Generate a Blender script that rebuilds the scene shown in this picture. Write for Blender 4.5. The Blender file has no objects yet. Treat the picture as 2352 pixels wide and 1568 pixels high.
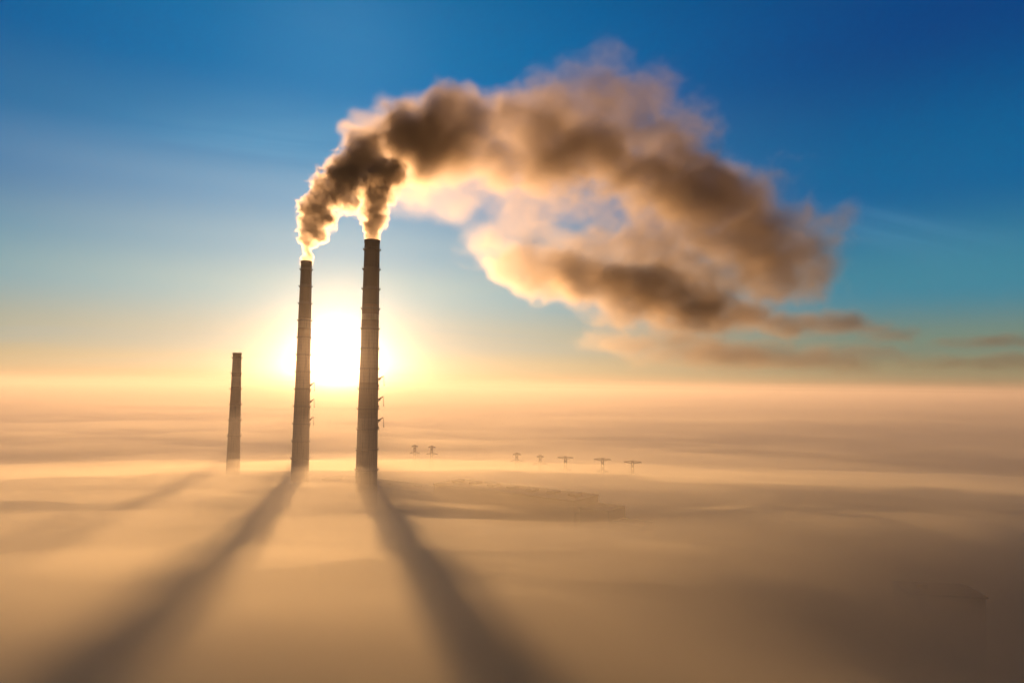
import bpy, bmesh, math, random
import numpy as np
from mathutils import Vector, Matrix

# ------------------------------------------------------------------ camera, sky, sun
scene = bpy.context.scene
C = scene.collection
R = math.radians
CAM = Vector((0.0, 0.0, 150.0))
PITCH, ROLL, LENS = 3.7, 0.66, 24.0
cam_data = bpy.data.cameras.new('camera')
cam_data.lens = LENS
cam_data.sensor_width = 36.0
cam_data.clip_start = 0.5
cam_data.clip_end = 60000
cam = bpy.data.objects.new('camera', cam_data)
C.objects.link(cam)
rot = Matrix.Rotation(R(90 + PITCH), 3, 'X') @ Matrix.Rotation(R(ROLL), 3, 'Z')
cam.matrix_world = Matrix.Translation(CAM) @ rot.to_4x4()
scene.camera = cam


def ray(px, py):
    """direction through a point of the photograph (2352 x 1568 measure), y component 1"""
    d = rot @ Vector(((px - 1176) / 1568.0, -(py - 784) / 1568.0, -1.0))
    return d / d.y


def at(px, py, depth):
    return CAM + ray(px, py) * depth


SUN = ray(776, 812).normalized()
SUN_EL = math.asin(SUN.z)
SUN_AZ = math.atan2(SUN.x, SUN.y)

scene.view_settings.view_transform = 'Standard'
scene.view_settings.look = 'None'
scene.view_settings.gamma = 1.0
scene.view_settings.exposure = 0.75
scene.cycles.volume_bounces = 4
scene.cycles.max_bounces = 6
scene.cycles.volume_step_rate = 1.0
scene.cycles.volume_max_steps = 512

world = bpy.data.worlds.new('World')
scene.world = world
world.use_nodes = True


class N:
    """small helper to write node maths"""
    def __init__(self, tree):
        self.t = tree

    def put(self, inp, v):
        if v is None:
            return
        if isinstance(v, bpy.types.NodeSocket):
            self.t.links.new(v, inp)
        else:
            inp.default_value = v

    def m(self, op, a, b=None, c=None, clamp=False):
        n = self.t.nodes.new('ShaderNodeMath')
        n.operation = op
        n.use_clamp = clamp
        for i, v in enumerate((a, b, c)):
            self.put(n.inputs[i], v)
        return n.outputs[0]

    def v(self, op, a, b=None, s=None):
        n = self.t.nodes.new('ShaderNodeVectorMath')
        n.operation = op
        self.put(n.inputs[0], a)
        self.put(n.inputs[1], b)
        if s is not None:
            self.put(n.inputs[3], s)
        return n.outputs[1] if op in ('DOT_PRODUCT', 'LENGTH') else n.outputs[0]

    def ramp(self, x, stops, interp='EASE'):
        n = self.t.nodes.new('ShaderNodeValToRGB')
        n.color_ramp.interpolation = interp
        e = n.color_ramp.elements
        while len(e) > 1:
            e.remove(e[-1])
        for i, (p, c) in enumerate(stops):
            k = e[0] if i == 0 else e.new(p)
            k.position = p
            k.color = (*c, 1)
        self.put(n.inputs[0], x)
        return n.outputs[0]

    def mix(self, f, a, b, blend='MIX'):
        n = self.t.nodes.new('ShaderNodeMix')
        n.data_type = 'RGBA'
        n.blend_type = blend
        self.put(n.inputs[0], f)
        self.put(n.inputs[6], a)
        self.put(n.inputs[7], b)
        return n.outputs[2]

    def noise(self, vec, scale, detail=4, rough=.5, dist=0.0):
        n = self.t.nodes.new('ShaderNodeTexNoise')
        self.put(n.inputs['Vector'], vec)
        n.inputs['Scale'].default_value = scale
        n.inputs['Detail'].default_value = detail
        n.inputs['Roughness'].default_value = rough
        n.inputs['Distortion'].default_value = dist
        return n.outputs[0]

    def step(self, x, a, b):
        n = self.t.nodes.new('ShaderNodeMapRange')
        n.interpolation_type = 'SMOOTHSTEP'
        self.put(n.inputs[0], x)
        n.inputs[1].default_value = a
        n.inputs[2].default_value = b
        return n.outputs[0]

    def xyz(self, v):
        n = self.t.nodes.new('ShaderNodeSeparateXYZ')
        self.put(n.inputs[0], v)
        return n.outputs

    def vec(self, x, y, z):
        n = self.t.nodes.new('ShaderNodeCombineXYZ')
        for i, k in enumerate((x, y, z)):
            self.put(n.inputs[i], k)
        return n.outputs[0]


def lin(r, g, b):
    f = lambda c: (c / 255 / 12.92) if c <= 10 else ((c / 255 + .055) / 1.055) ** 2.4
    return (f(r), f(g), f(b))


def build_world():
    t = world.node_tree
    t.nodes.clear()
    n = N(t)
    out = t.nodes.new('ShaderNodeOutputWorld')
    bg = t.nodes.new('ShaderNodeBackground')
    t.links.new(bg.outputs[0], out.inputs[0])
    tc = t.nodes.new('ShaderNodeTexCoord')
    d = n.v('NORMALIZE', tc.outputs['Generated'])
    x, y, z = n.xyz(d)
    el = n.m('MULTIPLY', n.m('ARCSINE', z), 57.2958)             # elevation, degrees
    cosa = n.v('DOT_PRODUCT', d, tuple(SUN))
    ang = n.m('MULTIPLY', n.m('ARCCOSINE', n.m('MINIMUM', cosa, .999999)), 57.2958)
    az = n.m('MULTIPLY', n.m('ARCTAN2', x, y), 57.2958)
    daz = n.m('ABSOLUTE', n.m('SUBTRACT', az, math.degrees(SUN_AZ)))
    # clear sky by elevation, on the sun's side and away from it
    e01 = n.m('DIVIDE', n.m('ADD', el, 10.0), 60.0)
    k = lambda e: (e + 10) / 60
    near = n.ramp(e01, SKY_NEAR(k))
    far = n.ramp(e01, SKY_FAR(k))
    sky = n.mix(n.step(n.m('MULTIPLY', daz, n.m('ADD', 1.0, n.m('MULTIPLY', n.m('MINIMUM', n.m('MAXIMUM', el, 0.0), n.m('MAXIMUM', n.m('SUBTRACT', 26.0, el), 0.0)), .022))), -4.0, 50.0), near, far)
    nish = t.nodes.new('ShaderNodeTexSky')
    nish.sky_type = 'NISHITA'
    nish.sun_disc = False
    nish.sun_elevation = SUN_EL
    nish.sun_rotation = SUN_AZ
    nish.altitude = 150
    # thin high cirrus: long streaks, direction space
    h = n.m('ADD', n.m('MAXIMUM', z, 0.0), .09)
    cx = n.m('DIVIDE', x, h)
    cy = n.m('DIVIDE', y, h)
    warp = n.noise(n.vec(cx, cy, 0.0), 0.35, 3, .5)
    # streaks run roughly from lower left to upper right overhead
    u = n.m('ADD', n.m('MULTIPLY', cx, .96), n.m('MULTIPLY', cy, .26))
    w = n.m('SUBTRACT', n.m('MULTIPLY', cy, .96), n.m('MULTIPLY', cx, .26))
    w = n.m('ADD', w, n.m('MULTIPLY', warp, 1.6))
    cir = n.noise(n.vec(n.m('MULTIPLY', u, .22), n.m('MULTIPLY', w, 1.5), 3.1), 1.0, 7, .58, .35)
    patch = n.noise(n.vec(cx, cy, 7.7), .6, 3, .55)

    def window(a0, e0, wa, we, lo, hi):
        """soft patch of sky around azimuth a0, elevation e0"""
        q = n.m('ADD', n.m('POWER', n.m('DIVIDE', n.m('SUBTRACT', az, a0), wa), 2.0), n.m('POWER', n.m('DIVIDE', n.m('SUBTRACT', el, e0), we), 2.0))
        q = n.m('EXPONENT', n.m('MULTIPLY', q, -1.0))
        return n.m('MULTIPLY', q, n.step(n.m('ADD', patch, n.m('MULTIPLY', q, .1)), lo, hi))
    veil = window(-15, 25, 8.5, 9, .30, .62)                 # broad thin veil, upper left
    veil2 = window(36, 12.5, 12, 2.8, .35, .62)              # right, low
    veil3 = window(-20, 18, 9, 1.8, .32, .5)                 # streak left of the chimneys
    veil4 = window(0, 5.5, 9, 2.4, .38, .62)                 # small flecks right of the sun
    veil5 = window(-30, 3.0, 20, 1.6, .38, .62)
    lines = n.step(cir, .44, .78)
    cm = n.m('MULTIPLY', veil, n.m('ADD', n.m('MULTIPLY', lines, .40), .17))
    for v_, k_ in ((veil2, .5), (veil3, .8), (veil4, .75), (veil5, .4)):
        cm = n.m('ADD', cm, n.m('MULTIPLY', n.m('MULTIPLY', v_, k_), lines))
    cm = n.m('MULTIPLY', cm, CIRRUS, clamp=True)
    sky = n.mix(cm, sky, (.20, .46, .66, 1))
    # glow of the low sun in the misty air
    tot = sky
    for (amp, wd, pw, col) in GLOWS:
        g = n.m('MULTIPLY', n.m('EXPONENT', n.m('MULTIPLY', n.m('POWER', n.m('DIVIDE', ang, wd), pw), -1.0)), amp)
        tot = n.v('ADD', tot, n.v('SCALE', (*col,), None, g))
    tot = n.v('ADD', tot, n.v('SCALE', nish.outputs[0], None, NISH))
    tot = n.v('SCALE', tot, None, n.m('SUBTRACT', 1.0, n.m('MULTIPLY', n.step(daz, 65.0, 130.0), .6)))   # dusk side of the sky
    t.links.new(tot, bg.inputs[0])
    bg.inputs[1].default_value = .595        # the picture is exposed up a little


def SKY_NEAR(k):
    return [(k(-9), lin(150, 105, 65)), (k(-3), lin(225, 172, 110)), (k(-.5), lin(238, 188, 125)), (k(.4), lin(250, 208, 148)), (k(1.6), lin(246, 214, 164)), (k(3.2), lin(228, 212, 182)),
            (k(7.5), lin(200, 212, 202)), (k(11), lin(172, 196, 204)), (k(15), lin(135, 174, 200)), (k(19), lin(60, 135, 182)), (k(24), lin(0, 118, 178)),
            (k(45), lin(0, 60, 115))]


def SKY_FAR(k):
    return [(k(-9), lin(60, 52, 54)), (k(-3), lin(100, 85, 75)), (k(-.3), lin(132, 108, 74)), (k(1.5), lin(138, 136, 104)), (k(3.2), lin(112, 136, 120)),
            (k(7.5), lin(55, 132, 155)), (k(15), lin(0, 98, 152)), (k(26), lin(0, 66, 130)), (k(45), lin(0, 32, 72))]


GLOWS = [(8.0, 1.6, 2.4, (1.0, .96, .88)), (.34, 4.6, 1.3, (1.0, .84, .68))]
CIRRUS, NISH = .6, .00015
build_world()

sun_data = bpy.data.lights.new('sun', 'SUN')
sun_data.energy = 5.0
sun_data.angle = R(0.5)
sun_data.color = (1.0, .57, .26)
sun = bpy.data.objects.new('sun', sun_data)
C.objects.link(sun)
sun.rotation_mode = 'QUATERNION'
sun.rotation_quaternion = SUN.to_track_quat('Z', 'Y')
sun.location = (0, 0, 600)


# ------------------------------------------------------------------ helpers
def mat(name, col, rough=.8, var=.25, scale=.5, metal=0.0, bump=0.0):
    m = bpy.data.materials.new(name)
    m.use_nodes = True
    n = N(m.node_tree)
    b = m.node_tree.nodes['Principled BSDF']
    tc = m.node_tree.nodes.new('ShaderNodeTexCoord')
    ns = n.noise(tc.outputs['Object'], scale, 6, .6)
    c = n.ramp(ns, [(.3, tuple(v * (1 - var) for v in col)), (.7, tuple(min(1, v * (1 + var)) for v in col))], 'LINEAR')
    m.node_tree.links.new(c, b.inputs['Base Color'])
    b.inputs['Roughness'].default_value = rough
    b.inputs['Metallic'].default_value = metal
    return m


def volume_mat(name, density, color, g, attribute=False, absorb=None):
    m = bpy.data.materials.new(name)
    m.use_nodes = True
    t = m.node_tree
    t.nodes.clear()
    out = t.nodes.new('ShaderNodeOutputMaterial')
    v = t.nodes.new('ShaderNodeVolumePrincipled')
    v.inputs['Color'].default_value = (*color, 1)
    v.inputs['Anisotropy'].default_value = g
    v.inputs['Density'].default_value = density
    if absorb:
        v.inputs['Absorption Color'].default_value = (*absorb, 1)
    v.inputs['Density Attribute'].default_value = 'density' if attribute else ''
    t.links.new(v.outputs[0], out.inputs['Volume'])
    return m


def link(name, me, material, parent=None):
    o = bpy.data.objects.new(name, me)
    C.objects.link(o)
    if material:
        me.materials.append(material)
    o.parent = parent
    return o


def obj(name, bm, material, parent=None, smooth=False):
    me = bpy.data.meshes.new(name)
    bm.normal_update()
    bm.to_mesh(me)
    bm.free()
    if smooth:
        for p in me.polygons:
            p.use_smooth = True
    return link(name, me, material, parent)


def thing(name, label, cat, loc, group=None, rz=0.0):
    o = bpy.data.objects.new(name, None)
    C.objects.link(o)
    o.location = loc
    o.rotation_euler = (0, 0, rz)
    o['label'] = label
    o['category'] = cat
    if group:
        o['group'] = group
    return o


def box(bm, c, s, rz=0.0):
    m = Matrix.Translation(c) @ Matrix.Rotation(rz, 4, 'Z') @ Matrix.Diagonal((*s, 1))
    return bmesh.ops.create_cube(bm, size=1.0, matrix=m)['verts']


def bar(bm, a, b, w):
    a, b = Vector(a), Vector(b)
    d = b - a
    q = d.to_track_quat('Z', 'Y').to_matrix().to_4x4()
    m = Matrix.Translation((a + b) / 2) @ q @ Matrix.Diagonal((w, w, d.length, 1))
    bmesh.ops.create_cube(bm, size=1.0, matrix=m)


def lathe(bm, prof, seg=48, closed=False):
    """revolve a profile [(r, z)...] about z"""
    rings = []
    for r, z in prof:
        rings.append([bm.verts.new((r * math.cos(2 * math.pi * i / seg), r * math.sin(2 * math.pi * i / seg), z)) for i in range(seg)])
    pairs = list(zip(rings, rings[1:])) + ([(rings[-1], rings[0])] if closed else [])
    for a, b in pairs:
        for i in range(seg):
            j = (i + 1) % seg
            bm.faces.new((a[i], a[j], b[j], b[i]))
    if not closed:
        bm.faces.new(list(reversed(rings[0])))
        bm.faces.new(rings[-1])


# value noise on regular grids ------------------------------------------------
def lattice(shape, origin, step, cell, seed):
    """smooth random field of feature size 'cell' on a regular 2D/3D grid"""
    rng = np.random.default_rng(seed)
    nd = len(shape)
    cell = np.broadcast_to(np.asarray(cell, float), (nd,))
    n = [int(np.ceil(shape[a] * step[a] / cell[a])) + 4 for a in range(nd)]
    f = rng.random(n).astype(np.float32)
    for a in range(nd):
        p = np.arange(shape[a]) * step[a] / cell[a] + 1.0 + (origin[a] / cell[a]) % 1.0
        i = p.astype(int)
        u = (p - i).astype(np.float32)
        sh = [1] * f.ndim
        sh[a] = -1
        u = u.reshape(sh)
        tk = lambda k: np.take(f, np.clip(i + k, 0, f.shape[a] - 1), axis=a)
        b0 = (1 - u) ** 3 / 6
        b1 = (3 * u ** 3 - 6 * u ** 2 + 4) / 6
        b2 = (-3 * u ** 3 + 3 * u ** 2 + 3 * u + 1) / 6
        b3 = u ** 3 / 6
        f = b0 * tk(-1) + b1 * tk(0) + b2 * tk(1) + b3 * tk(2)
    return (f - .5) * (2.6 if nd == 3 else 2.2)      # about -1..1


# ------------------------------------------------------------------ ground
def grid_mesh(name, xs, ys, z, bottom=None):
    nx, ny = len(xs), len(ys)
    X, Y = np.meshgrid(xs, ys, indexing='ij')
    co = np.stack([X, Y, z], -1).reshape(-1, 3)
    idx = np.arange(nx * ny).reshape(nx, ny)
    faces = np.stack([idx[:-1, :-1], idx[1:, :-1], idx[1:, 1:], idx[:-1, 1:]], -1).reshape(-1, 4)
    if bottom is not None:
        n0 = nx * ny
        co2 = co.copy()
        co2[:, 2] = bottom
        co = np.concatenate([co, co2])
        loop = list(idx[:, 0]) + list(idx[-1, 1:]) + list(idx[-2::-1, -1]) + list(idx[0, -2:0:-1])
        side = [(a + n0, b + n0, b, a) for a, b in zip(loop, loop[1:] + loop[:1])]
        faces = np.concatenate([faces, faces[:, ::-1] + n0, np.array(side)])
    me = bpy.data.meshes.new(name)
    me.from_pydata(co.tolist(), [], faces.tolist())
    me.update()
    return me


gx = np.linspace(-9000, 9000, 60)
gy = np.linspace(-3000, 14000, 60)
ground = link('ground', grid_mesh('ground', gx, gy, np.zeros((60, 60))), mat('field', (.06, .055, .035), .95, .5, .01))
ground['kind'] = 'structure'

# ------------------------------------------------------------------ fog sea (layers of even density, each a closed wavy body)
def stretch(lo, hi, n, fine, focus=0.0):
    """coordinates finer near focus"""
    t = np.linspace(-1, 1, n)
    s = np.sign(t) * (np.exp(np.abs(t) * fine) - 1) / (np.exp(fine) - 1)
    return np.where(t < 0, focus + s * (focus - lo), focus + s * (hi - focus))


def sample(f, ox, oy, st, X, Y):
    fx = np.clip((X - ox) / st, 0, f.shape[0] - 1.001)
    fy = np.clip((Y - oy) / st, 0, f.shape[1] - 1.001)
    i, j = fx.astype(int), fy.astype(int)
    u, v = fx - i, fy - j
    return (f[i, j] * (1 - u) * (1 - v) + f[i + 1, j] * u * (1 - v) + f[i, j + 1] * (1 - u) * v + f[i + 1, j + 1] * u * v)


FOG = [  # name, lift of the surface, wave height, density, colour, forward scatter, seed
    ('high_mist', None, 5.0, .000011, (.93, .90, .86), .4, 5),
    ('middle_mist', None, 5.0, .00006, (.74, .65, .60), .4, 6),
    ('thin_mist', None, 4.0, .0001, (.72, .63, .56), .4, 7),
    ('low_mist', None, 6.0, .00034, (.74, .66, .57), .42, 8),
    ('fog_veil', 14.0, 10.0, .0036, (.97, .86, .62), .54, 11),
    ('fog_breath', 25.0, 10.0, .0007, (.97, .87, .66), .54, 13),
    ('fog_tufts', 4.0, 12.0, .0055, (.97, .86, .62), .54, 17),
    ('fog', 0.0, 9.0, .009, (.97, .86, .62), .54, 23),
    ('fog_bank', -12.0, 9.0, .024, (.97, .86, .62), .54, 37),
]
MIST_TOP = {'high_mist': 236.0, 'middle_mist': 190.0, 'thin_mist': 162.0, 'low_mist': 130.0}


def fog_base(X, Y):
    r = np.hypot(X * .8, Y)
    b = np.interp(r, [0, 60, 110, 150, 200, 270, 360, 450, 570, 650, 740, 900, 1500, 9000], [112, 108, 103, 99, 94, 88, 82, 77, 71, 61, 50, 39, 35, 35])
    # hollow shaped into the fog to shade the right foreground from the low sun
    u = (X - 275) * .87 + (Y - 215) * .49
    v = -(X - 275) * .49 + (Y - 215) * .87
    b = b - 40 * np.exp(-((u / 245) ** 2 + (v / 84) ** 2) ** 1.4)
    # thinner in front of the near end of the plant hall
    b = b - 25 * np.exp(-(((X - 34) / 66) ** 2 + ((Y - 402) / 36) ** 2))
    return b


def build_fog():
    xs = stretch(-7000, 7000, 320, 4.6, 20.0)
    ys = stretch(-1500, 9000, 340, 4.4, 230.0)
    X, Y = np.meshgrid(xs, ys, indexing='ij')
    for name, lift, amp, dens, col, g, seed in FOG:
        st = 8.0
        ox, oy = -3000.0, -800.0
        sh = (750, 630)
        f = np.zeros(sh, np.float32)
        for i, (cx, cy, a) in enumerate(((420, 230, .9), (190, 110, .7), (90, 60, .42), (48, 32, .24), (27, 20, .12)) if name != 'fog_tufts' else ((130, 80, .6), (66, 44, .6), (34, 26, .45), (19, 15, .22))):
            f += a * lattice(sh, (0, 0), (st, st), (cx, cy), seed * 7 + i)
        big = lattice((200, 200), (0, 0), (75, 75), (900, 600), seed + 3)
        z = (MIST_TOP[name] if lift is None else fog_base(X, Y) + lift) + amp * (1 if lift is None else np.interp(np.hypot(X, Y), [150, 600], [.85, 1])) * (sample(f, ox, oy, st, X, Y) + .6 * sample(big, -7000, -1500, 75, X, Y))
        if lift is not None:
            z = np.minimum(z, 124 - seed * .02)
        o = link(name, grid_mesh(name, xs * (1 + seed * .0007), ys * (1 + seed * .0007), z, -1.0 - seed * .02), volume_mat(name, dens, col, g))
        o['kind'] = 'stuff'
        o['label'] = 'soft orange lit fog blanket over the ground'


build_fog()

# ------------------------------------------------------------------ chimneys
def chimney_mat(name, h, bands):
    """concrete shaft with red and white warning bands; bands = [(z from, colour)] from the ground up"""
    m = bpy.data.materials.new(name)
    m.use_nodes = True
    n = N(m.node_tree)
    b = m.node_tree.nodes['Principled BSDF']
    tc = m.node_tree.nodes.new('ShaderNodeTexCoord')
    x, y, z = n.xyz(tc.outputs['Object'])
    zz = n.m('DIVIDE', z, h)
    col = n.ramp(zz, [(p / h, c) for p, c in bands], 'CONSTANT')
    streak = n.noise(n.vec(n.m('MULTIPLY', x, 1.2), n.m('MULTIPLY', y, 1.2), n.m('MULTIPLY', z, .06)), 1.0, 5, .6)
    col = n.mix(n.m('MULTIPLY', n.step(streak, .45, .75), .6), col, (.05, .04, .035, 1))
    joint = n.m('LESS_THAN', n.m('FRACT', n.m('DIVIDE', z, 2.5)), .06)
    col = n.mix(n.m('MULTIPLY', joint, .3), col, (.04, .035, .03, 1))
    m.node_tree.links.new(col, b.inputs['Base Color'])
    b.inputs['Roughness'].default_value = .9
    return m


steel = mat('galvanised_steel', (.16, .15, .14), .6, .3, 2.0, .6)
dark_steel = mat('sooty_steel', (.06, .05, .045), .7, .3, 2.0, .4)
soot = mat('sooty_concrete', (.05, .042, .036), .95, .3, .6)
BAND = (.20, .15, .085)  # lower band, its colour lightened to stand in for sun glare
RED, WHITE, CON, SOOT = (.12, .065, .03), (.28, .22, .135), (.25, .20, .12), (.018, .013, .007)  # CON is lightened too: sun glare put into the lower shaft's colour


def chimney(loc, h, r_top, r_low, low_z, first, gap, n_rings, bands, label, arms, seed):
    """tapered shaft: r_top at the lip, r_low at height low_z, on down to the ground"""
    t = thing('chimney', label, 'chimney', loc, 'chimneys of the power plant')
    slope = (r_low - r_top) / (h - low_z)
    rad = lambda z: r_top + slope * (h - z)
    bm = bmesh.new()
    zs = [-0.5 + (h - 2.2 + .5) * i / 40 for i in range(41)]
    prof = [(rad(z), z) for z in zs]
    prof += [(rad(h) + .28, h - 2.0), (rad(h) + .28, h), (rad(h) - .7, h), (rad(h) - .9, h - 6)]
    lathe(bm, prof, 64)
    obj('shaft', bm, chimney_mat('painted_concrete', h, bands), t, True)
    for i in range(n_rings):
        z = h - first - gap * i
        r = rad(z)
        bm = bmesh.new()
        lathe(bm, [(r - .05, z - .15), (r + 1.05, z - .15), (r + 1.05, z + .05), (r - .05, z + .05)], 48, True)
        for k in range(24):
            a = 2 * math.pi * k / 24
            ca, sa = math.cos(a), math.sin(a)
            bar(bm, (ca * (r - .02), sa * (r - .02), z - 1.1), (ca * (r + .9), sa * (r + .9), z - .16), .12)
        pl = obj('platform', bm, dark_steel, t)
        bm = bmesh.new()
        for zz in (.55, 1.1):
            lathe(bm, [(r + .96, z + zz - .03), (r + 1.02, z + zz - .03), (r + 1.02, z + zz + .03), (r + .96, z + zz + .03)], 48, True)
        for k in range(24):
            a = 2 * math.pi * (k + .5) / 24
            bar(bm, (math.cos(a) * (r + .99), math.sin(a) * (r + .99), z + .05), (math.cos(a) * (r + .99), math.sin(a) * (r + .99), z + 1.12), .06)
        obj('railing', bm, steel, pl)
    # caged ladder up the side facing the plant hall
    bm = bmesh.new()
    a = R(-28)
    ca, sa = math.cos(a), math.sin(a)
    for off in (-.3, .3):
        for i in range(12):
            z0, z1 = h * i / 12, min(h * (i + 1) / 12, h - 1)
            f = lambda z: ((rad(z) + .25) * ca - off * sa, (rad(z) + .25) * sa + off * ca, z)
            bar(bm, f(z0), f(z1), .09)
    z = 1.0
    while z < h - 1:
        bar(bm, ((rad(z) + .25) * ca + .3 * sa, (rad(z) + .25) * sa - .3 * ca, z), ((rad(z) + .25) * ca - .3 * sa, (rad(z) + .25) * sa + .3 * ca, z), .06)
        z += 1.2
    obj('ladder', bm, steel, t)
    # lightning rods round the lip
    for k in range(6):
        bm = bmesh.new()
        a = 2 * math.pi * (k + .3) / 6
        p = ((rad(h) + .2) * math.cos(a), (rad(h) + .2) * math.sin(a))
        bar(bm, (*p, h - .4), (*p, h + 1.3), .09)
        obj('lightning_rod', bm, dark_steel, t)
    for z, out in arms:
        r = rad(z)
        bm = bmesh.new()
        tip = (r + out, -.6, z + 2.0)
        bar(bm, (r - .1, -.6, z), tip, .6)
        bar(bm, (r - .1, -.6, z - 1.9), (r + out * .55, -.6, z + 1.0), .4)
        bar(bm, (r - .1, -.6, z - 1.4), (r + out * .3, -.6, z - .7), .5)
        for q in (.25, .5, .75):
            bar(bm, (r + out * q, -.6, z + 2 * q), (r + out * q * .8, -.6, z + 2 * q - 1.1), .25)
        box(bm, (r + out * .3, -.6, z - .1), (1.5, 1.0, .8))
        am = obj('boom_arm', bm, dark_steel, t)
        bm = bmesh.new()
        bar(bm, tip, (tip[0] + .35, -.6, z - 3.6), .28)
        box(bm, (tip[0] + .4, -.6, z - 4.1), (.5, .5, 1.1))
        obj('hoist_cable', bm, steel, am)
        bm = bmesh.new()
        bar(bm, (r + .2, -.6, z - 2.0), (r + .35, -.6, z - 6.5), .35)
        box(bm, (r + .5, -.6, z - 4.6), (.8, .8, 1.4))
        obj('cable_box', bm, dark_steel, am)
    return t


pA, pB, pC = at(704, 600, 548), at(855, 552, 470), at(545, 810, 619)


def zat(py, px, depth):
    return at(px, py, depth).z


def width(w, depth):
    return w / 1568 * depth / 2


def bands_of(h, depth, px, ys, cols):
    """ys top-down image heights of the changes -> bands from the ground up"""
    z = [zat(y, px, depth) for y in ys]
    out = [(0.0, cols[-1])]
    for zz, c in reversed(list(zip(z, cols[:-1]))):
        out.append((zz, c))
    return out


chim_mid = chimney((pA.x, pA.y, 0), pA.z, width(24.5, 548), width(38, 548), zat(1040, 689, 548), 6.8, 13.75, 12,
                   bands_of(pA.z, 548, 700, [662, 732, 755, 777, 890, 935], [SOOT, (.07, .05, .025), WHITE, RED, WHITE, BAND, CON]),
                   'tall smoking chimney just left of the sun, middle one of three', [(zat(884, 710, 548), 3.6), (zat(922, 710, 548), 3.6), (zat(963, 708, 548), 3.4)], 1)
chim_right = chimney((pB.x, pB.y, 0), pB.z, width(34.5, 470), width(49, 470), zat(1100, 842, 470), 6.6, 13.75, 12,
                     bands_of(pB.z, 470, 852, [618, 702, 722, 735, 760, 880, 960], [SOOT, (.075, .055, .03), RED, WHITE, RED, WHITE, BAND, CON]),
                     'tallest and widest smoking chimney with black top, right of the sun', [(zat(870, 868, 470), 3.9), (zat(917, 868, 470), 3.7), (zat(965, 867, 470), 3.9)], 2)
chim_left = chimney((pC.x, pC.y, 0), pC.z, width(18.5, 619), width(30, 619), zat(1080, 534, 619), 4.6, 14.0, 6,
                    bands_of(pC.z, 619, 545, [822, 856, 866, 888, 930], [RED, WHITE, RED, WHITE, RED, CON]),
                    'shortest chimney, giving off no smoke, at the far left', [], 3)

# ------------------------------------------------------------------ plant hall and the near block
wall_m = mat('panel_wall', (.08, .07, .06), .85, .3, .08)
roof_m = mat('bitumen_roof', (.03, .027, .024), .9, .3, .1)
glass_m = mat('dark_glazing', (.05, .06, .07), .25, .2, .2)


def hall():
    a, b = at(740, 1075, 562), at(1322, 1146, 424)
    a.z = b.z = 0
    d = (b - a)
    L = d.length
    ang = math.atan2(d.y, d.x)
    t = thing('power_hall', 'long flat roofed power plant hall sunk in fog behind the right chimney', 'building', a, None, ang)
    D = 28.0
    H = 72.0
    bm = bmesh.new()
    box(bm, (L / 2, D / 2, H / 2), (L, D, H))
    obj('wall', bm, wall_m, t)
    bm = bmesh.new()
    box(bm, (L / 2, D / 2, H + .5), (L + 1.2, D + 1.2, 1.0))
    rf = obj('roof', bm, roof_m, t)
    rng = random.Random(4)
    for k in range(9):
        bm = bmesh.new()
        x = 14 + k * (L - 28) / 8
        s = rng.uniform(2.2, 3.6)
        box(bm, (x, D * rng.uniform(.3, .6), H + 1.0 + s / 4), (s * 1.5, s, s / 2))
        obj('roof_vent', bm, steel, rf)
    for k in range(3):
        bm = bmesh.new()
        z = 22 + k * 20
        box(bm, (L / 2, -.06, z), (L - 10, .3, 7))
        for q in range(int(L / 6)):
            box(bm, (6 + q * 6, -.3, z), (.5, .2, 7.2))
        obj('window_band', bm, glass_m, t)
    # the taller boiler house over the near half
    bm = bmesh.new()
    box(bm, (L * .76, D / 2 - .5, 39.8), (L * .48, D + 3, 79.6))
    bh = obj('boiler_house', bm, wall_m, t)
    bm = bmesh.new()
    box(bm, (L * .76, D / 2 - .5, 80.05), (L * .48 + 1, D + 4, .9))
    for k in range(7):
        box(bm, (L * .76 + (k - 3) * L * .068, D / 2, 81.3), (5.0, 9.0, 1.6))
    obj('boiler_house_roof', bm, roof_m, bh)
    # lower annexes stepping down at the near end
    for (x0, w, y0, dd, h) in ((L + .6, 20, 4, 22, 75.0), (L + 20.7, 20, 7, 17, 68.0)):
        bm = bmesh.new()
        box(bm, (x0 + w / 2, y0 + dd / 2, h / 2), (w, dd, h))
        an = obj('annex', bm, wall_m, t)
        bm = bmesh.new()
        box(bm, (x0 + w / 2, y0 + dd / 2, h + .4), (w + .02, dd + .8, .8))
        obj('annex_roof', bm, roof_m, an)
    return t


hall()


def block():
    p = at(2092, 1362, 268)
    t = thing('boiler_block', 'small dark tower block nearly lost in the fog, low at the right', 'building', (p.x, p.y, 0), None, R(-8))
    H = p.z - .6
    W, D = 27.0, 17.0
    bm = bmesh.new()
    v = box(bm, (W / 2, D / 2, H / 2), (W, D, H))
    bmesh.ops.bevel(bm, geom=[e for e in bm.edges if abs(e.verts[0].co.z - e.verts[1].co.z) > 5], offset=1.2, segments=3, affect='EDGES')
    obj('wall', bm, wall_m, t)
    bm = bmesh.new()
    box(bm, (W / 2, D / 2, H + .35), (W + .6, D + .6, .7))
    rf = obj('roof', bm, roof_m, t)
    bm = bmesh.new()
    box(bm, (W * .25, D * .5, H + 1.6), (4, 4, 1.8))
    obj('roof_vent', bm, steel, rf)
    for q in range(6):
        bm = bmesh.new()
        box(bm, (2.6 + q * 3.9, -.06, H - 6), (1.6, .3, 3))
        obj('window', bm, glass_m, t)


block()

# ------------------------------------------------------------------ pylons
pyl_m = mat('pylon_steel', (.07, .06, .05), .6, .2, .5, .5)


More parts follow.
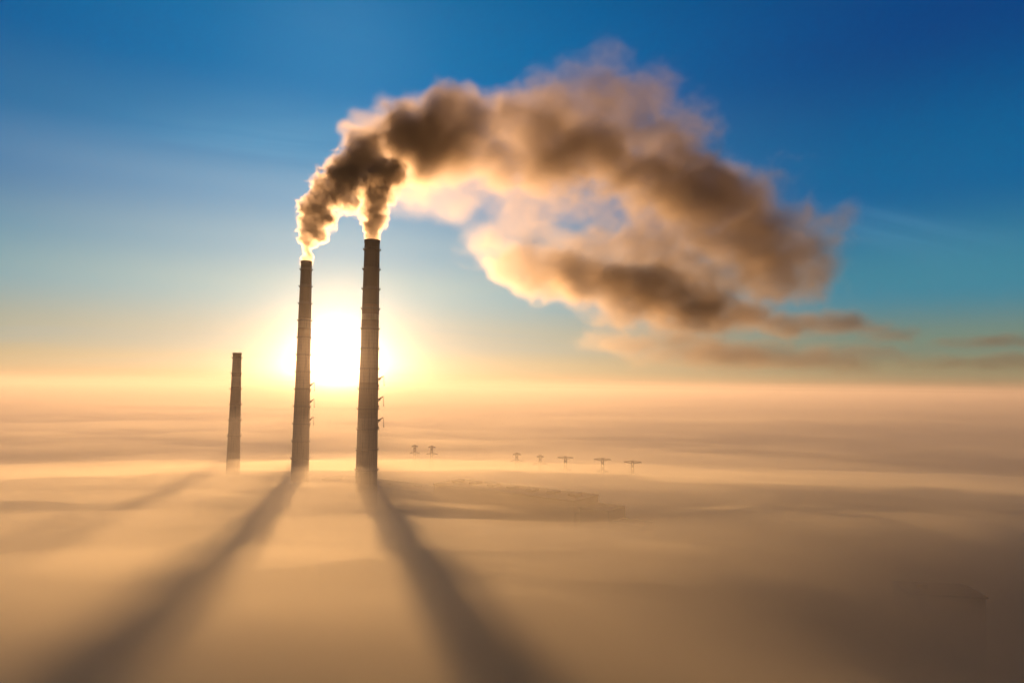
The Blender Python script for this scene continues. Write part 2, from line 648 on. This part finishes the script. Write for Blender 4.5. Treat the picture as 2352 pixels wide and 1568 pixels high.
def lattice_tower(name, label, loc, h, arms, rz, base=5.0, neck=.9):
    """four legged lattice mast; arms = [(z, half length, rise)]"""
    t = thing(name, label, 'pylon', loc, 'power line pylons above the fog', rz)
    bm = bmesh.new()
    zt = h
    nb = 12
    wz = lambda z: base * (1 - z / zt) ** 1.25 + neck * (z / zt)
    lv = [zt * (1 - (1 - i / nb) ** 1.25) for i in range(nb + 1)]
    for i in range(nb):
        z0, z1 = lv[i], lv[i + 1]
        a, b = wz(z0), wz(z1)
        for k in range(4):
            c0 = [(1, 1), (-1, 1), (-1, -1), (1, -1)][k]
            c1 = [(1, 1), (-1, 1), (-1, -1), (1, -1)][(k + 1) % 4]
            bar(bm, (c0[0] * a, c0[1] * a, z0), (c0[0] * b, c0[1] * b, z1), .75)
            bar(bm, (c0[0] * a, c0[1] * a, z0), (c1[0] * b, c1[1] * b, z1), .4)
            bar(bm, (c1[0] * a, c1[1] * a, z0), (c0[0] * b, c0[1] * b, z1), .4)
    obj('mast', bm, pyl_m, t)
    for z, hl, rise in arms:
        bm = bmesh.new()
        for s in (-1, 1):
            for yy in (-neck, neck):
                bar(bm, (0, yy, z + 1.5), (s * hl, 0, z + rise), .75)
                bar(bm, (s * neck, yy, z - .6), (s * hl, 0, z + rise - .3), .75)
            for q in (.3, .55, .8):
                bar(bm, (s * hl * q, 0, z + 1.5 + (rise - 1.5) * q), (s * hl * q, 0, z - .6 + (rise + .3) * q), .2)
        am = obj('cross_arm', bm, pyl_m, t)
        for s in (-1, 1):
            bm = bmesh.new()
            q = abs(s)
            zz = z - .6 + (rise + .3) * q
            bar(bm, (s * hl, 0, zz), (s * hl, 0, zz - 1.8), .18)
            for k in range(4):
                box(bm, (s * hl, 0, zz - .4 - k * .38), (.4, .4, .18))
            obj('insulator', bm, steel, am)
    return t


PYL = [  # px, py top, depth, arms (drop from the top, px half length, rise), label
    (953, 1021, 960, [(1.5, 7, .3), (27, 11, 0)], 'leftmost hazy pylon of the far pair right of the tallest chimney'),
    (992, 1023, 930, [(1.5, 8, .3), (27, 13, 0)], 'second hazy pylon from the left, beside the leftmost one'),
    (1187, 1039, 800, [(1.5, 9, .3), (27, 15, 0)], 'third pylon from the left, narrow top arm over a wide lower one'),
    (1241, 1044, 780, [(1.5, 8, .3), (28, 17, 0)], 'fourth pylon from the left, short thick top arm'),
    (1299, 1047, 740, [(1.5, 18, .8), (30, 14, 0)], 'fifth pylon from the left, wide top arm over a fainter lower one'),
    (1384, 1051, 720, [(1.5, 19, .8), (29, 13, 0)], 'sixth pylon from the left, wide flat top arm on a short stem'),
    (1453, 1057, 700, [(1.5, 20, .8), (30, 13, 0)], 'rightmost pylon, only its wide flat top arm above the fog'),
]
for px, py, dep, arms, lab in PYL:
    p = at(px, py, dep)
    h = p.z
    s = dep / 1568
    wide = arms[0][1] > 12
    lattice_tower('pylon', lab, (p.x, p.y, 0), h, [(h - 2.2 if i == 0 else h - 2.2 - a[0] * .55 * s * 1.6 if wide else h - 2.2 - a[0] * .55 * s, a[1] * s, a[2]) for i, a in enumerate(arms)], R(-9) if wide else R(-4))

# ------------------------------------------------------------------ smoke: density worked out on a 3D grid, carried into a volume
def volume_from_grid(name, label, D, lo, hi, n, step, material):
    """carry a numpy density grid into a fog volume (as point values read by index)"""
    me = bpy.data.meshes.new(name)
    me.vertices.add(D.size)
    at_ = me.attributes.new('dens', 'FLOAT', 'POINT')
    at_.data.foreach_set('value', D.ravel(order='C').astype(np.float32))
    me.update()
    o = link(name, me, material)
    o['label'] = label
    o['kind'] = 'stuff'
    ng = bpy.data.node_groups.new(name, 'GeometryNodeTree')
    ng.interface.new_socket('Geometry', in_out='INPUT', socket_type='NodeSocketGeometry')
    ng.interface.new_socket('Geometry', in_out='OUTPUT', socket_type='NodeSocketGeometry')
    gi, go = ng.nodes.new('NodeGroupInput'), ng.nodes.new('NodeGroupOutput')
    g = N(ng)
    pos = ng.nodes.new('GeometryNodeInputPosition').outputs[0]
    q = g.v('DIVIDE', g.v('SUBTRACT', pos, tuple(float(v) for v in lo)), tuple(float(v) for v in np.broadcast_to(step, (3,))))
    x, y, z = g.xyz(q)
    rd = lambda s_: g.m('ROUND', s_)
    # integer arithmetic keeps large indices exact
    def integer(op, a, b):
        nn = ng.nodes.new('FunctionNodeIntegerMath')
        nn.operation = op
        for i_, v_ in enumerate((a, b)):
            if isinstance(v_, bpy.types.NodeSocket):
                ng.links.new(v_, nn.inputs[i_])
            else:
                nn.inputs[i_].default_value = v_
        return nn.outputs[0]
    def f2i(s_):
        nn = ng.nodes.new('FunctionNodeFloatToInt')
        nn.rounding_mode = 'ROUND'
        ng.links.new(s_, nn.inputs[0])
        return nn.outputs[0]
    idx = integer('ADD', integer('MULTIPLY', integer('ADD', integer('MULTIPLY', f2i(x), int(n[1])), f2i(y)), int(n[2])), f2i(z))
    na = ng.nodes.new('GeometryNodeInputNamedAttribute')
    na.data_type = 'FLOAT'
    na.inputs['Name'].default_value = 'dens'
    si = ng.nodes.new('GeometryNodeSampleIndex')
    si.data_type = 'FLOAT'
    si.domain = 'POINT'
    si.clamp = True
    ng.links.new(gi.outputs[0], si.inputs['Geometry'])
    ng.links.new(na.outputs[0], si.inputs['Value'])
    ng.links.new(idx, si.inputs['Index'])
    vc = ng.nodes.new('GeometryNodeVolumeCube')
    ng.links.new(si.outputs[0], vc.inputs['Density'])
    vc.inputs['Min'].default_value = tuple(float(v) for v in lo)
    vc.inputs['Max'].default_value = tuple(float(v) for v in hi)
    for a, k in enumerate(('Resolution X', 'Resolution Y', 'Resolution Z')):
        vc.inputs[k].default_value = int(n[a])
    sm = ng.nodes.new('GeometryNodeSetMaterial')
    sm.inputs['Material'].default_value = material
    ng.links.new(vc.outputs[0], sm.inputs['Geometry'])
    ng.links.new(sm.outputs[0], go.inputs[0])
    md = o.modifiers.new('smoke', 'NODES')
    md.node_group = ng
    return o


def smoke_volume(name, label, puffs, step, material, seed, noise_cells, warp, amp, gain=1.0, lo=None, hi=None, cut=None):
    """puffs = [(centre, radius, density, softness)]"""
    P = np.array([tuple(p[0]) for p in puffs])
    Rr = np.array([p[1] for p in puffs])
    lo = (P - Rr[:, None] * 1.5).min(0) if lo is None else np.array(lo, float)
    hi = (P + Rr[:, None] * 1.5).max(0) if hi is None else np.array(hi, float)
    n = np.ceil((hi - lo) / step).astype(int) + 1
    hi = lo + (n - 1) * step
    shape = tuple(n)
    st3 = (step,) * 3
    # warp of space
    ax = [(lo[a] + np.arange(n[a]) * step).astype(np.float32) for a in range(3)]
    W = [warp[0] * lattice(shape, (0, 0, 0), st3, warp[1], seed + 50 + a) + warp[0] * .4 * lattice(shape, (0, 0, 0), st3, warp[1] * .4, seed + 60 + a) for a in range(3)]
    X = ax[0][:, None, None] + W[0]
    Y = ax[1][None, :, None] + W[1]
    Z = ax[2][None, None, :] + W[2]
    I = np.full(shape, -1.5, np.float32)
    ws = np.zeros(shape, np.float32)
    dn = np.zeros(shape, np.float32)
    sf = np.zeros(shape, np.float32)
    m = warp[0] * 1.6
    for (c, r, den, soft, sx) in puffs:
        s = []
        for a in range(3):
            e = r * 1.7 * (sx if a < 2 else 1)
            i0 = max(0, int((c[a] - e - m - lo[a]) / step))
            i1 = min(n[a], int((c[a] + e + m - lo[a]) / step) + 2)
            s.append(slice(i0, max(i0, i1)))
        s = tuple(s)
        if min(I[s].shape) == 0:
            continue
        d = np.sqrt(((X[s] - c[0]) / sx) ** 2 + ((Y[s] - c[1]) / sx) ** 2 + (Z[s] - c[2]) ** 2) / r
        v = 1 - d
        I[s] = np.maximum(I[s], v)
        w = np.exp(5 * v)
        ws[s] += w
        dn[s] += w * den
        sf[s] += w * soft
    ws += 1e-9
    dn /= ws
    sf /= ws
    nz = np.zeros(shape, np.float32)
    for i, (cell, a) in enumerate(noise_cells):
        f = lattice(shape, (0, 0, 0), st3, cell, seed + i)
        nz += a * (.52 - 2.2 * np.abs(f))                # billows: rounded outside, creased inside
    D = np.clip((I + amp * nz) / np.maximum(sf, .05), 0, 1)
    D = D * D * (3 - 2 * D)
    mod = lattice(shape, (0, 0, 0), st3, np.array(noise_cells[0][0]) * 1.1, seed + 90)
    D = D * dn * gain * np.clip(1 + .55 * mod, .25, 1.8)
    if cut is not None:
        D = cut(D, ax)
    for a in range(3):                                     # nothing on the border of the grid
        s = [slice(None)] * 3
        s[a] = 0
        D[tuple(s)] = 0
        s[a] = -1
        D[tuple(s)] = 0
    return volume_from_grid(name, label, D, lo, hi, n, step, material)


def puff_line(pts, n, jitter, rng, shrink=.72, stretch=1.0):
    """spheres strung along a line of (px, py, r px, depth, density, softness), jittered"""
    out = []
    seg = [math.hypot(b[0] - a[0], b[1] - a[1]) for a, b in zip(pts, pts[1:])]
    tot = sum(seg)
    for i in range(n):
        s = (i + rng.random() * .6) / n * tot
        k = 0
        while k < len(seg) - 1 and s > seg[k]:
            s -= seg[k]
            k += 1
        u = min(1, s / seg[k])
        p = [a + (b - a) * u for a, b in zip(pts[k], pts[k + 1])]
        r = p[2]
        j = jitter * r
        q = at(p[0] + rng.uniform(-j, j), p[1] + rng.uniform(-j, j), p[3])
        rw = r / 1568 * p[3]
        q.y += rng.uniform(-1, 1) * rw * jitter * 1.1
        out.append((q, rw * shrink * rng.uniform(.8, 1.2), p[4], p[5], stretch))
    return out


rng = random.Random(7)
SM = (.40, .345, .285)
smoke_m = volume_mat('smoke', 1.0, SM, .83, True)
# column over the middle chimney
colA = puff_line([(704, 601, 12, 548, .42, .45), (706, 575, 15, 548, .42, .45), (712, 540, 23, 547, .33, .5), (722, 505, 30, 546, .27, .5), (738, 470, 38, 545, .24, .5),
                  (770, 440, 42, 542, .2, .5), (800, 418, 45, 540, .19, .5), (830, 395, 48, 536, .16, .4)], 46, .28, rng, .95)
colB = puff_line([(855, 552, 16, 470, .42, .45), (857, 530, 18, 470, .42, .45), (860, 500, 22, 470, .34, .5), (866, 465, 28, 471, .27, .5), (868, 435, 34, 473, .22, .5), (885, 400, 40, 478, .2, .4)], 34, .25, rng, .95)
colB += puff_line([(838, 420, 22, 466, .26, .5), (850, 400, 18, 466, .26, .5)], 4, .3, rng, .9)
smoke_volume('smoke_column', 'thick brown smoke column rising from the middle chimney', colA, .7, smoke_m, 100,
             ((9.0, .5), (4.6, .42), (2.5, .3), (1.5, .18)), (2.0, 9.0), 1.0)
smoke_volume('smoke_column', 'thick straight smoke column rising from the tallest chimney', colB, .65, smoke_m, 200,
             ((8.0, .5), (4.2, .42), (2.3, .3), (1.4, .18)), (1.8, 8.0), 1.0)
cl = []
# dense back of the plume
cl += puff_line([(790, 410, 46, 540, .14, .4), (860, 365, 62, 530, .11, .5), (930, 320, 80, 525, .10, .6), (1010, 305, 92, 525, .09, .7), (1100, 320, 98, 530, .075, .8), (1200, 345, 98, 540, .055, .95), (1300, 370, 84, 548, .045, 1.0)], 60, .5, rng, .85)
# pale thin shell on the upper left
cl += puff_line([(850, 330, 46, 540, .03, .9), (885, 275, 50, 545, .02, 1.0), (920, 215, 34, 545, .014, 1.0), (960, 250, 50, 545, .02, 1.0), (1070, 225, 36, 545, .035, .8)], 18, .5, rng)
# upper billow
cl += puff_line([(1200, 290, 80, 550, .04, .9), (1290, 270, 100, 555, .04, .9), (1335, 205, 66, 555, .034, .9), (1400, 260, 102, 560, .036, 1.0), (1480, 230, 66, 560, .022, 1.0), (1515, 245, 52, 560, .02, 1.0)], 34, .45, rng, .9)
# the tail sinking to the right
cl += puff_line([(1280, 330, 92, 560, .05, 1.0), (1400, 355, 108, 570, .048, 1.1), (1500, 410, 112, 580, .048, 1.1), (1590, 460, 114, 590, .05, 1.1), (1680, 520, 112, 600, .048, 1.1), (1770, 570, 108, 610, .045, 1.1), (1870, 600, 88, 615, .036, 1.1)], 70, .48, rng, .9)
cl += puff_line([(1740, 520, 60, 600, .022, 1.1), (1840, 515, 62, 600, .02, 1.1), (1925, 520, 52, 600, .016, 1.1)], 14, .4, rng, .9)
cl += puff_line([(1560, 330, 44, 590, .007, 1.3), (1680, 410, 54, 600, .009, 1.3), (1790, 470, 54, 600, .009, 1.3)], 10, .6, rng)
# thin lit veil hanging under the plume
cl += puff_line([(890, 425, 44, 500, .02, .9), (980, 430, 62, 510, .013, 1.0), (1080, 445, 80, 520, .014, 1.1), (1170, 475, 98, 530, .014, 1.1), (1160, 560, 82, 545, .019, 1.2)], 56, .45, rng, .9)
cl += puff_line([(1220, 410, 62, 545, .03, 1.0), (1320, 410, 48, 550, .035, .8), (1395, 432, 30, 555, .035, .8)], 14, .4, rng)
# lower cloud
cl += puff_line([(1170, 600, 40, 560, .035, 1.0), (1230, 620, 54, 565, .05, 1.0), (1320, 645, 62, 570, .06, 1.0), (1430, 665, 72, 575, .065, 1.0), (1530, 685, 76, 585, .065, 1.0), (1640, 705, 66, 595, .06, 1.1), (1740, 725, 48, 605, .05, 1.1), (1850, 750, 32, 620, .035, 1.1)], 60, .42, rng, .9, 1.35)
cl += puff_line([(1290, 560, 46, 565, .02, 1.2), (1400, 555, 52, 570, .032, 1.1), (1500, 580, 58, 580, .05, 1.0), (1600, 615, 60, 590, .055, 1.0), (1700, 670, 56, 600, .055, 1.0)], 34, .42, rng, .9, 1.3)
cl += puff_line([(1280, 500, 60, 560, .009, 1.3), (1400, 500, 60, 565, .012, 1.3), (1520, 530, 50, 570, .02, 1.2)], 14, .45, rng, .95)
# long flat wisps trailing off along the inversion
cl += puff_line([(1780, 742, 32, 620, .04, 1.2), (1950, 765, 24, 640, .028, 1.3), (2100, 778, 18, 660, .02, 1.3), (2460, 792, 14, 690, .018, 1.3)], 44, .4, rng, .95, 4.0)
cl += puff_line([(1420, 790, 30, 620, .013, 1.3), (1650, 812, 34, 630, .022, 1.3), (1850, 825, 28, 645, .018, 1.3), (2100, 832, 21, 660, .015, 1.3), (2460, 838, 16, 680, .015, 1.3)], 44, .4, rng, .95, 4.5)
smoke_volume('smoke_cloud', 'huge merged cloud of smoke arching from both chimneys and sinking to the right', cl, 1.75, smoke_m, 300,
             (((36.0, 30.0, 27.0), .5), ((18.0, 15.0, 13.0), .4), ((9.5, 8.0, 7.0), .27), (4.6, .20)), (11.0, 30.0), .85, 1.1)

# ------------------------------------------------------------------ loose wisps drifting over the fog
def slab_mesh(name, xs, ys, top, low):
    nx, ny = len(xs), len(ys)
    X, Y = np.meshgrid(xs, ys, indexing='ij')
    co = np.concatenate([np.stack([X, Y, top], -1).reshape(-1, 3), np.stack([X, Y, low], -1).reshape(-1, 3)])
    idx = np.arange(nx * ny).reshape(nx, ny)
    q = np.stack([idx[:-1, :-1], idx[1:, :-1], idx[1:, 1:], idx[:-1, 1:]], -1).reshape(-1, 4)
    loop = list(idx[:, 0]) + list(idx[-1, 1:]) + list(idx[-2::-1, -1]) + list(idx[0, -2:0:-1])
    n0 = nx * ny
    side = np.array([(i + n0, j + n0, j, i) for i, j in zip(loop, loop[1:] + loop[:1])])
    me = bpy.data.meshes.new(name)
    me.from_pydata(co.tolist(), [], np.concatenate([q, q[:, ::-1] + n0, side]).tolist())
    me.update()
    return me


def fog_wisps():
    """patches of thin mist lying over the fog: bodies of even density that swell and pinch out"""
    xs = stretch(-2600, 2600, 330, 2.9, 30.0)
    ys = stretch(-250, 3200, 330, 3.0, 220.0)
    X, Y = np.meshgrid(xs, ys, indexing='ij')
    st = 5.0
    sh = (1060, 700)
    for k, (lift, thick, cut, dens, cells) in enumerate((
            (6.0, 9.0, .0, .0022, ((110, 48), (52, 26), (27, 14), (15, 9))),
            (-3.0, 15.0, .0, .010, ((120, 60), (60, 32), (30, 18), (16, 11))))):
        f = np.zeros(sh, np.float32)
        for i, (c, a) in enumerate(zip(cells, (.8, .55, .34, .2))):
            f += a * lattice(sh, (0, 0), (st, st), c, 700 + 10 * k + i)
        u = np.zeros(sh, np.float32)
        for i, (c, a) in enumerate(zip(cells, (.8, .5, .25, .12))):
            u += a * lattice(sh, (0, 0), (st, st), (c[0] * 1.4, c[1] * 1.2), 760 + 10 * k + i)
        near = np.clip((3000 - np.hypot(X, Y)) / 1500, 0, 1)
        t = np.maximum(sample(f, -2650, -260, st, X, Y) - cut, 0) * near
        t = thick * t / (t + .35)
        mid = np.minimum(fog_base(X, Y), 104) + lift + 5 * sample(u, -2650, -260, st, X, Y)
        mid = np.minimum(mid, 122 - .6 * t)
        o = link('fog_wisps', slab_mesh('fog_wisps', xs, ys, mid + .6 * t + .02, mid - .6 * t - .02), volume_mat('fog_wisps', dens, (.97, .86, .62), .54))
        o['kind'] = 'stuff'
        o['label'] = 'loose streaks of mist drifting over the fog'


fog_wisps()

# ------------------------------------------------------------------ haze
bm = bmesh.new()
box(bm, (0, 3500, 222), (15000, 12000, 460))
hz = obj('haze', bm, volume_mat('haze', .000003, (.95, .95, .97), .95))
hz['kind'] = 'stuff'
